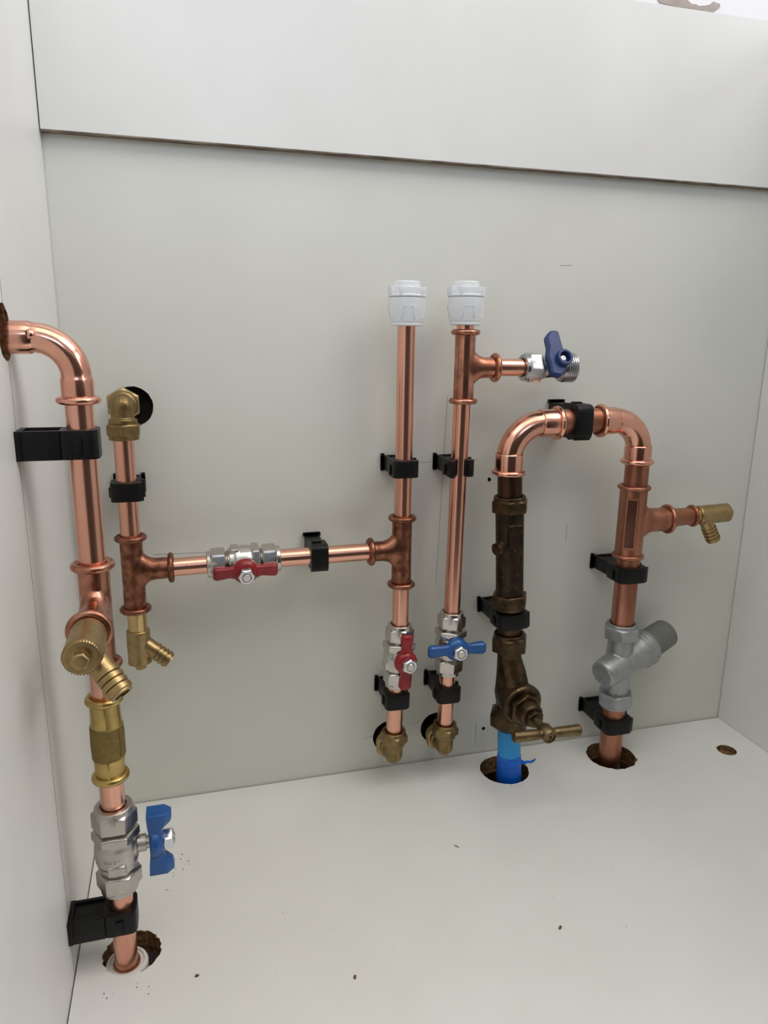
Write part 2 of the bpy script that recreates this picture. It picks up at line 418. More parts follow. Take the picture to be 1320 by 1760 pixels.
def press_elbow(label, origin, zdir, xdir, down, out, Rb, rt, rs, R, bead, sock, material='copper_polished', out_bead=True, dimple=False):
    """corner at the local origin: one leg towards -z, the other towards +x"""
    t = thing('press_elbow', label, 'pipe elbow', frame(origin, zdir, xdir), 'copper elbows')
    pts = []; rad = []
    def leg(d):   # distances from the far end towards the bend
        return [(d, rs), (d - 3, rs), (d - sock, rs), (d - sock - 1.0, rs - 0.25), (d - sock - 2.2, rt)]
    for d, r in leg(down): pts.append((0, 0, -d)); rad.append(r)
    n = 16
    for k in range(n + 1):
        a = PI / 2 * k / n
        pts.append((Rb - Rb * math.cos(a), 0, -Rb + Rb * math.sin(a))); rad.append(rt)
    for d, r in reversed(leg(out)): pts.append((d, 0, 0)); rad.append(r)
    clean = [(pts[0], rad[0])]
    for p, r in zip(pts[1:], rad[1:]):
        if (Vector(p) - Vector(clean[-1][0])).length > 0.3: clean.append((p, r))
    link('body', MB().sweep([c[0] for c in clean], [c[1] for c in clean], seg=44).mesh('elbow_body', angle=75), material, t)
    link('bead', MB().torus(-down, R, bead, seg=48).mesh('bead'), material, t)
    if out_bead:
        link('bead', MB().torus(out, R, bead, AX['x'], seg=48).mesh('bead'), material, t)
    if dimple:
        link('crimp_dimple', MB().rev([(-1.2, 3.0), (0, 2.7), (1.1, 1.7), (1.4, 0.3)], loc((0, 1, 0.25), (1, 0, 0), (Rb - 0.5, rs - 0.9, 2.0)), 20).mesh('crimp_dimple', angle=80), material, t)
    return t

def comp_nut(z_in, z_out, af, rp, m=None):
    """compression nut along +z: hex part, round collar, recessed mouth round the pipe"""
    m = m or MB()
    h = af / 2; s = 1 if z_out > z_in else -1
    c = 3.2
    rows = [(z_in, h * 0.955), (z_in + s * 1.0, h, 'h'), (z_out - s * (c + 1.2), h, 'h'), (z_out - s * c, h * 0.965), (z_out - s * 0.5, h * 0.955), (z_out, h * 0.90),
            (z_out, rp + 0.9), (z_out - s * 2.2, rp + 0.6)]
    return m.rev(rows, None, 36)

def threads(z0, z1, r, pitch=1.5, depth=0.7):
    rows = []; z = z0; n = max(1, int(abs(z1 - z0) / pitch)); p = (z1 - z0) / n
    for i in range(n):
        rows += [(z0 + i * p, r - depth), (z0 + (i + 0.5) * p, r)]
    rows.append((z1, r - depth))
    return MB().rev(rows, None, 32)

def wing_handle(kind, hub0, hub1, span, hw):
    """two-winged handle; stem axis local +x, wings along local z"""
    m = MB()
    m.rev([(hub0, 8.6), (hub0 + 1.5, 10.8), (hub1 - 3.5, 10.6), (hub1 - 1.2, 9.0), (hub1, 7.0)], AX['x'], 36)
    def sec(u, w, lo, hi):
        e = 0.28 * (hi - lo)
        return [(lo, -w, u), (hi - e, -w, u), (hi, -w + e, u), (hi, w - e, u), (hi - e, w, u), (lo, w, u)]
    for s in (1, -1):
        if kind == 'lever':
            st = [(4, 6.0, hub0 + 2, hub1 - 1), (9, 5.4, hub0 + 2, hub1 - 2), (13, 4.6, hub0 + 2.0, hub1 - 2.6), (18, 5.2, hub0 + 1.5, hub1 - 2.0),
                  (span - 2.5, 5.6, hub0 + 1.5, hub1 - 1.2), (span - 0.6, 4.6, hub0 + 2.0, hub1 - 1.8), (span, 3.2, hub0 + 2.6, hub1 - 2.4)]
        else:
            st = [(3, 6.0, hub0, hub1), (8, 6.2, hub0 - 0.3, hub1 - 0.2), (11, 6.2, hub0 - 0.6, hub1 + 0.8), (14.5, 6.2, hub0 - 1.0, hub1 + 5.2), (17.5, 6.2, hub0 - 1.2, hub1 + 6.0), (span - 0.3, 6.2, hub0 - 1.4, hub1 + 6.0), (span, 5.8, hub0 - 1.2, hub1 + 5.6)]
        secs = [sec(s * u, w * hw, lo, hi) for u, w, lo, hi in st]
        if s < 0: secs = [list(reversed(q)) for q in secs]
        m.loft(secs)
    return m

def ball_valve(label, origin, zdir, hdir, up, down, colour, wings='along', kind='lever', af=23, rp=7.5, span=26, hub=(13, 22), nut_top=28, shiny=False):
    t = thing('ball_valve', label, 'valve', frame(origin, zdir, hdir), 'nickel ball valves')
    mt = 'nickel_shiny' if shiny else 'nickel'
    nl = 15.5
    a, b = up - nl, -(down - nl)
    m = MB()
    m.rev([(b + 1.5, 10.0), (b + 2.5, 12.4), (b + 7, 12.9), (b + 8, 13.6), (0, 14.2), (4, 13.8), (a - 8.4, 13.0), (a - 8.0, 13.2, 'h'), (a - 2.4, 13.2, 'h'), (a - 1.5, 11.5)], None, 36)
    m.rev([(0, 8.2), (12.2, 8.0), (13.2, 7.2)], AX['x'], 30)
    m.box(-5, 6, -14.6, 0, b + 4.0, b + 10.5)
    link('body', m.blob('valve_body', 0.55, 4), mt, t)
    link('thread', threads(a - 2.0, a + 1.2, 10.2).mesh('thread'), 'nickel_shiny', t)
    link('thread', threads(b - 1.2, b + 2.0, 10.2).mesh('thread'), 'nickel_shiny', t)
    link('compression_nut', comp_nut(a, up, af, rp).mesh('compression_nut', bevel=0.25), mt, t)
    link('compression_nut', comp_nut(b, -down, af, rp).mesh('compression_nut', bevel=0.25), mt, t)
    link('stem', MB().rev([(10, 5.6), (hub[0] - 2.5, 5.6), (hub[0] - 2.4, 4.2), (hub[1] + 1, 4.0)], AX['x'], 28).rev([(hub[1] + 0.5, 3.4), (nut_top + 0.4, 3.4), (nut_top + 0.9, 2.9)], AX['x'], 20).mesh('stem'), mt, t)
    R = Matrix.Identity(4) if wings == 'along' else Matrix.Rotation(PI / 2, 4, 'X')
    h = link('handle', wing_handle(kind, hub[0], hub[1], span, 1.0).mesh('handle', bevel=0.6, angle=50), colour, t, R)
    h['label'] = ('red' if 'red' in colour else 'blue') + ' painted metal handle'
    n = link('handle_nut', MB().rev([(hub[1] - 0.3, 5.9), (hub[1] + 0.9, 6.2, 'h'), (nut_top - 1.0, 6.2, 'h'), (nut_top, 5.6), (nut_top, 4.2), (nut_top - 1.0, 3.7)], AX['x'], 36).mesh('handle_nut', bevel=0.2), 'zinc', t)
    n['label'] = 'bright hexagonal nut'
    return t

def clip(label, origin, zdir, wall_dir, d, r=7.6, h=14.6, opened=False, width=None, tabs=True, block=False):
    """pipe axis local z; wall lies towards local +y at distance d (mm)"""
    z = Vector(zdir).normalized(); y = Vector(wall_dir); x = y.cross(z)
    t = thing('pipe_clip', label, 'pipe clip', frame(origin, z, x), 'black pipe clips')
    w = width or (r + 4.0); fr = r + (2.2 if block else 3.2); bk = r + 3.6
    n = 64
    def outer(th):
        c, s = math.cos(th), math.sin(th)
        yy = bk if s > 0 else fr
        e = 5.0 if s < 0 else 8.0
        k = (abs(c / w) ** e + abs(s / yy) ** e) ** (-1 / e)
        return (k * c, k * s)
    h2 = h / 2
    ring = MB()
    if opened:
        a0, a1 = -PI / 2 + 0.50, 3 * PI / 2 - 0.62
        ths = [a0 + (a1 - a0) * k / n for k in range(n + 1)]
        ring.ringprism([outer(q) for q in ths], [(r * math.cos(q), r * math.sin(q)) for q in ths], -h2, h2, None, False)
        ring.rev([(-h2, 2.6), (h2, 2.6)], loc(origin=(-w + 2.0, -fr - 0.6, 0)), 20)
    else:
        ths = [2 * PI * k / n for k in range(n)]
        ring.ringprism([outer(q) for q in ths], [(r * math.cos(q), r * math.sin(q)) for q in ths], -h2, h2)
    link('jaw', ring.mesh('jaw', bevel=0.35), 'black_plastic', t)
    br = MB()
    nw = w - (0.2 if block else 2.2)
    nh = h2 if block else h2 - 0.8
    y0 = r + 2.6; y1 = d - 3.0
    if y1 > y0:
        br.box(-nw, -nw + 2.6, y0, y1 + 0.3, -nh, nh); br.box(nw - 2.6, nw, y0, y1 + 0.3, -nh, nh)
        br.box(-nw + 2.2, nw - 2.2, y0, y1 + 0.3, -nh, nh - 1.4)
    br.box(-w - 0.4, w + 0.4, d - 3.0, d, -h2 + (0 if block else 1.0), h2 - (0 if block else 1.0))
    for s in (() if block else (-1, 1)):
        br.box(s * (w - 1.2) - 1.6, s * (w - 1.2) + 1.6, d - 3.0, d, -h2 - 0.5, h2 + 0.7)
    link('bracket', br.mesh('bracket', bevel=0.3), 'black_plastic', t)
    if tabs:
        link('latch', MB().box(-w - 1.5, -w + 0.6, -1.0, 3.4, -h2 + 2.0, h2 - 4.5).mesh('latch', bevel=0.3), 'black_plastic', t)
        link('hinge', MB().rev([(-h2 + 1.2, 1.7), (h2 + 0.8, 1.7)], loc(origin=(w - 0.2, 2.4, 0)), 16).mesh('hinge', bevel=0.2), 'black_plastic', t)
        link('groove_rib', MB().box(w - 0.8, w + 0.5, -r + 0.5, -r + 1.5, -h2 - 0.2, h2 + 0.2).mesh('groove_rib', bevel=0.2), 'black_plastic', t)
    return t

def brass_elbow(label, origin, nut_dir, wall_dir, leg=25.0):
    """compression elbow: nut leg towards local +z, wall leg towards local +x"""
    t = thing('compression_elbow', label, 'pipe elbow', frame(origin, nut_dir, wall_dir), 'brass compression elbows')
    m = MB()
    m.rev([(-9.0, 1.0), (-8.2, 4.4), (-6, 6.6), (-3, 8.0), (0, 8.4), (9, 8.6), (9.6, 10.6), (13.2, 10.6), (13.6, 9)], None, 36)
    m.rev([(-9.0, 1.0), (-8.2, 4.4), (-6, 6.6), (-3, 8.0), (0, 8.4), (9, 8.6), (9.6, 10.4), (12.5, 10.4), (13, 9)], AX['x'], 36)
    link('body', m.blob('elbow_body', 0.55, 4), 'brass_cast', t)
    link('seam', MB().sweep([(-9.1 * math.cos(a), 0, -9.1 * math.sin(a)) for a in [PI / 2 * k / 10 for k in range(-4, 15)]], [0.55] * 19, seg=8).mesh('seam'), 'brass_cast', t)
    link('compression_nut', comp_nut(13.0, leg, 23.5, 7.5).mesh('compression_nut', bevel=0.3), 'brass_cast', t)
    nb = comp_nut(12.5, 23.5, 23.5, 7.5)
    nb.v = [tuple(AX['x'] @ Vector(p)) for p in nb.v]
    link('compression_nut', nb.mesh('compression_nut', bevel=0.3), 'brass_satin', t)
    link('tail_pipe', MB().rev([(20, 7.5), (58, 7.5)], AX['x'], 28).mesh('tail_pipe'), 'copper_dark', t)
    return t

def drain_cock(label, origin, axis, barb_dir, tube=14.0, blen=29.0, rbody=9.6, root=22.0, reach=31.0, ang=55, marks=None):
    """inlet at the local origin, body along local +z, barbed outlet in the local xz plane"""
    t = thing('drain_cock', label, 'drain valve', frame(origin, axis, barb_dir), 'brass drain cocks')
    z1 = tube + blen
    bd = Vector((math.sin(math.radians(ang)), 0, math.cos(math.radians(ang))))
    B = loc(bd, (0, 1, 0), (0, 0, root))
    m = MB().rev([(tube - 0.4, 8.4), (tube, rbody - 0.4), (tube + 1, rbody), (z1 - 1.2, rbody), (z1, rbody - 0.9)], None, 36)
    m.rev([(0, 6.8), (reach - 14, 6.4), (reach - 13, 6.0)], B, 28)
    link('body', m.blob('cock_body', 0.5, 5), 'brass_satin', t)
    if marks is not None:
        cast_marks(t, rbody, Matrix.Translation((0, 0, tube + blen * 0.45)) @ Matrix.Rotation(marks, 4, 'Z'), 'brass_satin', 3, 4, 3.0, 8.0)
    link('inlet_tube', MB().rev([(-3, 7.5), (tube + 1, 7.5)], None, 36).mesh('inlet_tube'), 'brass_bright', t)
    rows = []
    z = reach - 15
    for k in range(4):
        zz = z + k * 3.7
        rows += [(zz, 7.2), (zz + 2.3, 7.0), (zz + 2.9, 6.1), (zz + 3.6, 6.1)]
    rows += [(reach, 6.2), (reach + 0.2, 5.6), (reach + 0.2, 4.4), (reach - 9, 4.2)]
    ba = MB().rev(rows, B, 32)
    bo = link('barb', ba.mesh('barb'), 'brass_satin', t)
    link('bore', MB().rev([(reach - 10, 4.1), (reach - 6.5, 4.1)], B, 24).mesh('bore'), 'dark_bore', bo)
    link('bleed_screw', MB().rev([(z1 - 2, 5.2), (z1 + 0.15, 5.2), (z1 + 0.16, 4.2, 'h'), (z1 + 4.6, 4.2, 'h'), (z1 + 5.4, 3.5)], None, 36).mesh('bleed_screw', bevel=0.35), 'brass_satin', t)
    k = MB()
    for i in range(40):
        a = 2 * PI * i / 40
        k.box(rbody - 0.6, rbody + 0.02, -0.25, 0.25, z1 - 1.5, z1 - 0.1, Matrix.Rotation(a, 4, 'Z'))
    q = link('knurl', k.mesh('knurl'), 'brass_satin', t); q['kind'] = 'stuff'
    return t

def cast_marks(parent, r, M, material, seed=1, n=5, pitch=2.6, size=2.2):
    """worn raised casting marks on a cylinder of radius r about local z of M; too worn to read"""
    rn = random.Random(seed); m = MB()
    for i in range(n):
        u = (i - (n - 1) / 2) * pitch
        for j in range(3):
            th = u / r + rn.uniform(-0.25, 0.25) * pitch / r
            z = rn.uniform(-0.5, 0.5) * size
            L = rn.uniform(0.6, 1.3); tall = rn.random() < 0.5
            R = M @ Matrix.Rotation(th, 4, 'Z')
            hz, hy = (L, 0.3) if tall else (0.3, L * 0.7)
            m.box(r - 0.5, r + 0.28, -hy, hy, z - hz, z + hz, R)
    q = link('cast_marks', m.mesh('cast_marks', bevel=0.12), material, parent)
    q['kind'] = 'stuff'
    return q

def stop_end(label, origin):
    t = thing('pipe_stop_end', label, 'pipe cap', frame(origin), 'white push-fit stop ends')
    b = MB().rev([(0, 8.2), (0, 12.2), (0.6, 13.0), (2.6, 13.1), (2.7, 12.9), (3.3, 12.9), (3.4, 13.3), (12, 14.9), (19, 15.2), (22.2, 15.2), (22.4, 14.9), (22.4, 13.6)], None, 48)
    link('body', b.mesh('cap_body', angle=30), 'white_plastic', t)
    c = MB().rev([(22.2, 13.4), (22.9, 13.6), (22.9, 15.0), (23.1, 15.3), (24.2, 15.4), (24.8, 14.6), (24.9, 12.5), (30.4, 12.3), (30.6, 10.9), (34.4, 10.7), (35.2, 10.0), (35.3, 0.5)], None, 48)
    for s in (0, 1):
        M = Matrix.Rotation(PI * s, 4, 'Z')
        c.box(11.0, 15.1, -5.5, 5.5, 24.2, 31.0, M)
    c.box(-9.5, 9.5, -12.7, 12.7, 24.2, 30.4)
    link('cap', c.mesh('cap_top', bevel=0.4, angle=30), 'white_plastic', t)
    g = MB()
    for k, a in enumerate((-0.2, 1.2, -1.6)):
        prof = [(-6.4, 6.0), (-5.0, 8.0), (-4.2, 14.5), (-3.2, 15.6), (3.2, 15.6), (4.2, 14.5), (5.0, 8.0), (6.4, 6.0)]
        vs = []
        for u, z in prof:
            th = -PI / 2 + a + u / 14.5
            rr = 13.45 + (z - 3.4) * 0.186 if z < 12 else 14.95 + (z - 12) * 0.043
            vs.append((rr * math.cos(th), rr * math.sin(th), z))
        g.sweep(vs, [0.42] * len(vs), seg=8)
    link('grip_outline', g.mesh('grip_outline'), 'white_plastic', t)
    return t

# ------------------------------------------------------------------ LEFT RUN (on the left side panel)
LX, LY = 0.0330, -0.1800
press_elbow('polished copper elbow bending out of the left panel down into the leftmost pipe', (LX, LY, 0.4165), (0, 0, 1), (-1, 0, 0),
            down=34, out=33.5, Rb=21, rt=8.2, rs=8.9, R=9.9, bead=2.3, sock=11, out_bead=False, dimple=True)
pipe('long copper pipe hanging from the elbow at the left panel', (LX, LY, 0.3850), (LX, LY, 0.2830), 7.6)
clip('black clip holding the long left pipe, just below the elbow', (LX, LY, 0.3582), (0, 0, 1), (-1, 0, 0), 33.0, h=16.4, width=10.4, block=True)
LT = press_tee('copper tee on the left pipe with its branch facing out at the viewer', (LX, LY, 0.2575), (0, 0, 1), (0, -1, 0), 27.5, 36.0, 36.0, rb=9.0, R=10.2)
drain_cock('large brass drain cock nearest the viewer, its hex end facing out', (LX, LY - 0.0365, 0.2575), (0, -1, 0), (0.62, 0, -0.79), tube=2.5, blen=32.5, rbody=9.8, root=17, reach=34, ang=60, marks=-1.25)
pipe('short copper stub between the left tee and the brass check valve', (LX, LY, 0.2240), (LX, LY, 0.1960), 7.5)
t = thing('check_valve', 'yellow brass check valve with press ends under the large drain cock', 'valve', frame((LX, LY, 0.1425)), None)
link('end_section', MB().rev([(2, 8.9), (11, 9.2), (15.5, 9.5), (16, 9.5)], None, 40).mesh('end_section'), 'brass_yellow', t)
link('end_section', MB().rev([(38, 9.5), (43, 9.2), (54, 8.9)], None, 40).mesh('end_section'), 'brass_yellow', t)
link('middle_section', MB().rev([(15.2, 9.4), (15.8, 10.1), (26, 10.4), (37.6, 10.1), (38.2, 9.4)], None, 40).box(5, 10.7, -2.6, 2.6, 18, 36, Matrix.Rotation(-0.45, 4, 'Z')).mesh('middle_section', bevel=0.3), 'brass_rough', t)
for z in (1.5, 55.5):
    link('bead', MB().torus(z, 9.4, 2.3, seg=44, sq=1.1).mesh('bead'), 'brass_yellow', t)
link('rib', MB().box(-0.8, 0.8, -10.0, -8.4, 2, 15).mesh('rib', bevel=0.2), 'brass_yellow', t)
link('rib', MB().box(-0.8, 0.8, -10.0, -8.4, 39, 54).mesh('rib', bevel=0.2), 'brass_yellow', t)
pipe('short copper pipe between the brass check valve and the blue-handled valve at left', (LX, LY, 0.1435), (LX, LY, 0.1140), 7.5)
V1 = ball_valve('nickel ball valve at lower left with a blue butterfly handle seen edge on', (LX, LY, 0.0910), (0, 0, 1), (1, 0.0, 0), 31.5, 31.5, 'blue_paint', 'along', 'butterfly', af=25.0, span=22.5, hub=(21, 29.5), nut_top=36)
cast_marks(V1, 14.3, Matrix.Translation((0, 0, -1.5)) @ Matrix.Rotation(-PI / 2 - 0.1, 4, 'Z'), 'nickel', 5, 6, 2.4, 2.0)
pipe('lowest copper pipe at left, rising from the floor hole', (LX, LY, -0.0020), (LX, LY, 0.0640), 7.5)
clip('dusty black clip at lower left just above the floor hole', (LX, LY, 0.0385), (0, 0, 1), (-1, 0, 0), 33.0, h=16.4, width=10.6, block=True)
t = thing('pipe_collar', 'off-white plastic pipe collar sunk in the left floor hole', 'pipe fitting', frame((LX, LY + 0.001, -0.019)))
link('collar_body', MB().rev([(0, 13.6), (13, 14.0), (15.5, 14.2), (17.0, 13.6), (17.6, 12.6), (17.6, 11.6), (16.6, 11.2), (16.4, 7.2)], None, 44).mesh('collar_body', angle=50), 'cream_plastic', t)
link('grip_ring', MB().rev([(15.8, 7.4), (15.8, 9.0), (17.6, 9.0), (19.6, 8.2), (20.2, 7.4)], None, 40).mesh('grip_ring'), 'copper_dull', t)

# ------------------------------------------------------------------ BACK LEFT RUN
BY = -0.0340
AXL = 0.0440
brass_elbow('brass compression elbow turning into the round hole at upper left', (AXL + 0.0006, BY, 0.3655), (0, 0, -1), (0, 1, 0), 25.5)
pipe('copper pipe below the upper left brass elbow', (AXL, BY, 0.3430), (AXL, BY, 0.2590), 7.6)
clip('black clip on the short back-left pipe below the brass elbow', (AXL, BY, 0.3000), (0, 0, 1), (0, 1, 0), 34.0, width=12.0)
press_tee('tarnished copper tee at back left with a branch to the right', (AXL, BY, 0.2345), (0, 0, 1), (1, 0, 0), 27.0, 33.0, 29.5, material='copper_brown')
drain_cock('small brass drain cock hanging below the back-left tee', (AXL + 0.0006, BY, 0.2005), (0, 0, -1), (1, -0.25, 0), tube=17.5, blen=29, rbody=9.4, root=26, reach=31, ang=52, marks=2.1)
HZ = 0.2345
pipe('short horizontal copper pipe left of the red-handled valve', (0.0720, BY, HZ), (0.1060, BY, HZ + 0.0006), 7.5)
V2 = ball_valve('nickel ball valve on the horizontal pipe with a red handle', (0.1320, BY, HZ + 0.0010), (1, 0, 0.02), (0.10, -0.98, -0.20), 30.3, 30.3, 'red_paint', 'along', 'lever', shiny=True)
pipe('horizontal copper pipe between the red-handled valve and the middle tee', (0.1590, BY, HZ + 0.0016), (0.2440, BY, HZ + 0.0022), 7.6)
clip('black clip on the horizontal copper pipe', (0.1950, BY, HZ + 0.0018), (1, 0, 0), (0, 1, 0), 34.0, h=14.6)

# ------------------------------------------------------------------ MIDDLE RUN ONE
M1 = 0.2700
stop_end('white stop end capping the left of the two tall middle pipes', (M1 + 0.0005, BY, 0.4285))
pipe('tall copper pipe under the left white cap', (M1 + 0.0005, BY, 0.4320), (M1 + 0.0003, BY, 0.2630), 7.4)
clip('black clip on the tall pipe under the left white cap', (M1, BY, 0.3100), (0, 0, 1), (0, 1, 0), 34.0, width=11.0)
press_tee('tarnished copper tee where the horizontal pipe meets the tall middle pipe', (M1, BY, HZ + 0.0020), (0, 0, 1), (-1, 0, 0), 29.0, 32.0, 28.5, material='copper_brown')
pipe('short copper pipe between the middle tee and the upright red valve', (M1, BY, 0.2060), (M1, BY, 0.1610), 7.5)
V3 = ball_valve('nickel ball valve on the left middle pipe with an upright red handle', (M1 - 0.0012, BY, 0.1360), (0.03, 0, 1), (0.12, -0.99, 0.0), 30.6, 30.6, 'red_paint', 'along', 'lever', shiny=True)
pipe('short copper pipe between the red valve and the brass elbow near the floor', (M1 - 0.0030, BY, 0.1100), (M1 - 0.0042, BY, 0.0540), 7.5)
clip('black clip just below the upright red-handled valve', (M1 - 0.0034, BY, 0.0930), (0.02, 0, 1), (0, 1, 0), 34.0, width=11.2)
brass_elbow('brass compression elbow at the foot of the left middle pipe', (M1 - 0.0043, BY, 0.0352), (0, 0, 1), (0, 1, 0), 24.5)

# ------------------------------------------------------------------ MIDDLE RUN TWO
M2 = 0.3215
stop_end('white stop end capping the right of the two tall middle pipes', (M2 + 0.0005, BY, 0.4300))
pipe('short copper stub just under the right white cap', (M2 + 0.0010, BY, 0.4330), (M2 + 0.0010, BY, 0.4215), 7.4)
press_tee('shiny copper tee under the right white cap with a branch to the appliance valve', (M2 + 0.0014, BY, 0.3950), (0, 0, 1), (1, 0, 0), 29.3, 28.2, 28.2, material='copper_fitting')
pipe('short horizontal copper pipe feeding the chrome appliance valve', (M2 + 0.0270, BY, 0.3953), (M2 + 0.0570, BY, 0.3951), 7.5, 'copper_polished')
pipe('longest copper pipe, running down from the upper right tee to the blue-handled valve', (M2 + 0.0006, BY, 0.3690), (M2 - 0.0018, BY, 0.1690), 7.4)
clip('open-fronted black clip on the longest copper pipe', (M2 - 0.0010, BY, 0.3090), (0, 0, 1), (0, 1, 0), 34.0, opened=True)
V4 = ball_valve('nickel ball valve on the right middle pipe with a crosswise blue handle', (M2 - 0.0026, BY, 0.1430), (0.03, 0, 1), (0.03, -0.99, 0.10), 31.2, 31.2, 'blue_paint', 'across', 'lever', span=28, shiny=True)
pipe('short copper pipe under the crosswise blue-handled valve', (M2 - 0.0040, BY, 0.1150), (M2 - 0.0046, BY, 0.0550), 7.5)
clip('black clip just below the crosswise blue-handled valve', (M2 - 0.0044, BY, 0.0930), (0.02, 0, 1), (0, 1, 0), 34.0, width=11.2)
brass_elbow('brass compression elbow at the foot of the right middle pipe', (M2 - 0.0048, BY, 0.0362), (0, 0, 1), (0, 1, 0), 24.0)

# chrome appliance valve, local z along +X
t = thing('appliance_valve', 'chrome washing machine valve with a blue lever', 'valve', frame((M2 + 0.0553, BY, 0.3951), (1, 0, 0), (0, 0.44, 0.90)))
link('compression_nut', comp_nut(16.0, 0.0, 24.0, 7.5).mesh('compression_nut', bevel=0.3), 'chrome', t)
link('thread', threads(15.5, 20.5, 10.2, 1.6, 0.8).mesh('thread'), 'chrome', t)
m = MB().rev([(19, 8.4), (21, 9.2), (24, 9.0), (28, 8.6), (34, 9.0), (36, 10.4), (37, 11.4)], None, 36)
m.rev([(0, 6.2), (11, 6.0), (12.4, 5.4)], loc((0, 1, 0), (1, 0, 0), (0, 0, 31)), 28)   # boss (local +y = -Y of the world)
link('body', m.blob('appliance_body', 0.5, 4), 'chrome', t)
link('outlet_thread', MB().rev([(35.5, 9.5), (36.4, 12.2), (38.6, 12.6)] + sum([[(38.6 + 2.1 * k, 12.0), (39.4 + 2.1 * k, 12.9), (40.2 + 2.1 * k, 12.9)] for k in range(5)], []) + [(49.6, 11.8), (49.8, 10.2), (44, 9.8)], None, 44).mesh('outlet_thread'), 'chrome', t)
# lever: outline in (z, x) facing the viewer, extruded along y
lev = [(-10.5, -13.5), (-2.0, -15.5), (3.6, -10.0), (6.6, -3.0), (6.2, 4.0), (4.2, 9.0), (2.2, 27.0), (-5.6, 27.0), (-10.6, 21.0), (-9.8, 12.0), (-12.4, 2.5), (-11.2, -2.0)]
Ml = Matrix(((0, 1, 0, 0), (0, 0, 1, 0), (1, 0, 0, 28.5), (0, 0, 0, 1)))
lv = MB().prism(lev, 10.5, 18.5, Ml)
o = link('lever', lv.mesh('lever', bevel=1.6, bseg=1, angle=25), 'blue_plastic', t); o['label'] = 'blue plastic lever'
link('lever_hub', MB().rev([(12, 7.4), (22.0, 7.2), (22.8, 6.6), (22.8, 5.0), (17.5, 4.8)], loc((0, 1, 0), (1, 0, 0), (0.5, 0, 30.5)), 32).mesh('lever_hub'), 'blue_plastic', o)
link('screw', MB().rev([(16.0, 3.4), (19.0, 3.2), (19.6, 2.2), (19.6, 1.2), (18.6, 1.0)], loc((0, 1, 0), (1, 0, 0), (0.5, 0, 30.5)), 20).mesh('screw'), 'zinc', o)

# ------------------------------------------------------------------ STOPCOCK RUN (slightly out of plumb)
SY = -0.0420
SD = Vector((-0.055, 0, 1)).normalized()
def S(z): return (0.3835 - 0.055 * z, SY, z)
pipe('light blue plastic water pipe rising from the middle floor hole', S(-0.030), S(0.0560), 11.2, 'blue_pipe', 'blue_plastic_pipe', None)
t = thing('tape_wrap', 'dark blue tape wound round the foot of the blue pipe', 'tape', frame(S(-0.010), SD))
link('wrap', MB().rev([(-8, 11.6), (0, 12.0), (8, 12.4), (16, 12.0), (24, 11.9), (31.5, 11.6), (32.5, 11.2)], None, 40).mesh('wrap'), 'blue_tape', t)
link('loose_end', MB().sweep([(10.0, -3.5, 23), (14, -5.5, 22.0), (17, -6.0, 22.8), (20, -6.6, 22.2), (23.5, -6.8, 23.2), (25.0, -7.2, 25.6)], [2.8, 1.7, 1.2, 1.3, 1.1, 0.5], seg=8).mesh('loose_end'), 'blue_tape', t)

st = thing('stopcock', 'aged brass stopcock with a T-bar handle above the blue pipe', 'valve', frame(S(0.0500), SD, (1, 0, 0)))
bdir = Vector((0.085, -0.97, -0.145)).normalized()
B = loc(bdir, (0, 0, 1), (2, 0, 38))
m = MB()
m.rev([(14, 11.4), (26, 12.4), (38, 14.0), (52, 12.8), (66, 11.8), (84, 11.2), (86, 10.6)], None, 36)
m.rev([(-12, 9), (-10, 13.0), (0, 16.2), (10, 18.6), (16, 19.4), (17, 18.6)], B, 36)
m.sweep([(0, 0, 78), (1.5, -4, 62), (3, -8, 46)], [10.5, 12.5, 13.0], seg=24)
link('body', m.blob('stopcock_body', 0.7, 8), 'brass_aged_brown', st)
link('bonnet_flange', MB().rev([(14.5, 18.0), (16, 20.4), (20.5, 20.6), (22.5, 19.2), (23, 16)], B, 40).mesh('bonnet_flange', bevel=0.3), 'brass_aged_brown', st)
link('bonnet_hex', MB().hex(22, 30, 29, 1.4, B).mesh('bonnet_hex', bevel=0.3), 'brass_aged_brown', st)
link('gland', MB().rev([(29, 12.2), (38, 11.4), (40, 9.6)], B, 30).hex(39.5, 45, 15.5, 0.8, B).mesh('gland', bevel=0.3), 'brass_aged_brown', st)
link('spindle', MB().rev([(43, 4.3), (62, 4.1)], B, 24).mesh('spindle'), 'brass_handle', st)
hx = loc((1, 0.0, -0.09), (0, 0, 1), tuple(B @ Vector((0, 0, 63.5))))
hb = MB()
for s in (1, -1):
    Mh = hx if s > 0 else hx @ Matrix.Rotation(PI, 4, 'X')
    hb.rev([(0, 4.2), (8, 4.3), (10, 4.9), (31.5, 5.3), (32.6, 4.7)], Mh, 28)
hm = hb.blob('t_handle', 0.5, 3)
h = link('t_handle', hm, 'brass_handle', st); h['label'] = 'T-bar handle of lighter brass'
link('handle_boss', MB().rev([(56, 6.0), (58, 7.0), (68.5, 6.9), (69.4, 6.2), (69.4, 5.2), (68.0, 5.0)], B, 32).mesh('handle_boss'), 'brass_handle', h)
cs = MB().rev([(67.4, 4.2), (68.6, 4.1), (69.0, 3.2)], B, 24)
link('cross_screw', cs.mesh('cross_screw'), 'brass_handle', h)
cr = MB()
for a in (PI / 4, -PI / 4):
    cr.box(-2.6, 2.6, -0.55, 0.55, 68.6, 69.15, B @ Matrix.Rotation(a, 4, 'Z'))
link('cross_slot', cr.mesh('cross_slot'), 'dark_bore', h)
link('top_nut', comp_nut(83.0, 101.0, 30.5, 11.0).mesh('top_nut', bevel=0.4), 'brass_aged_brown', st)
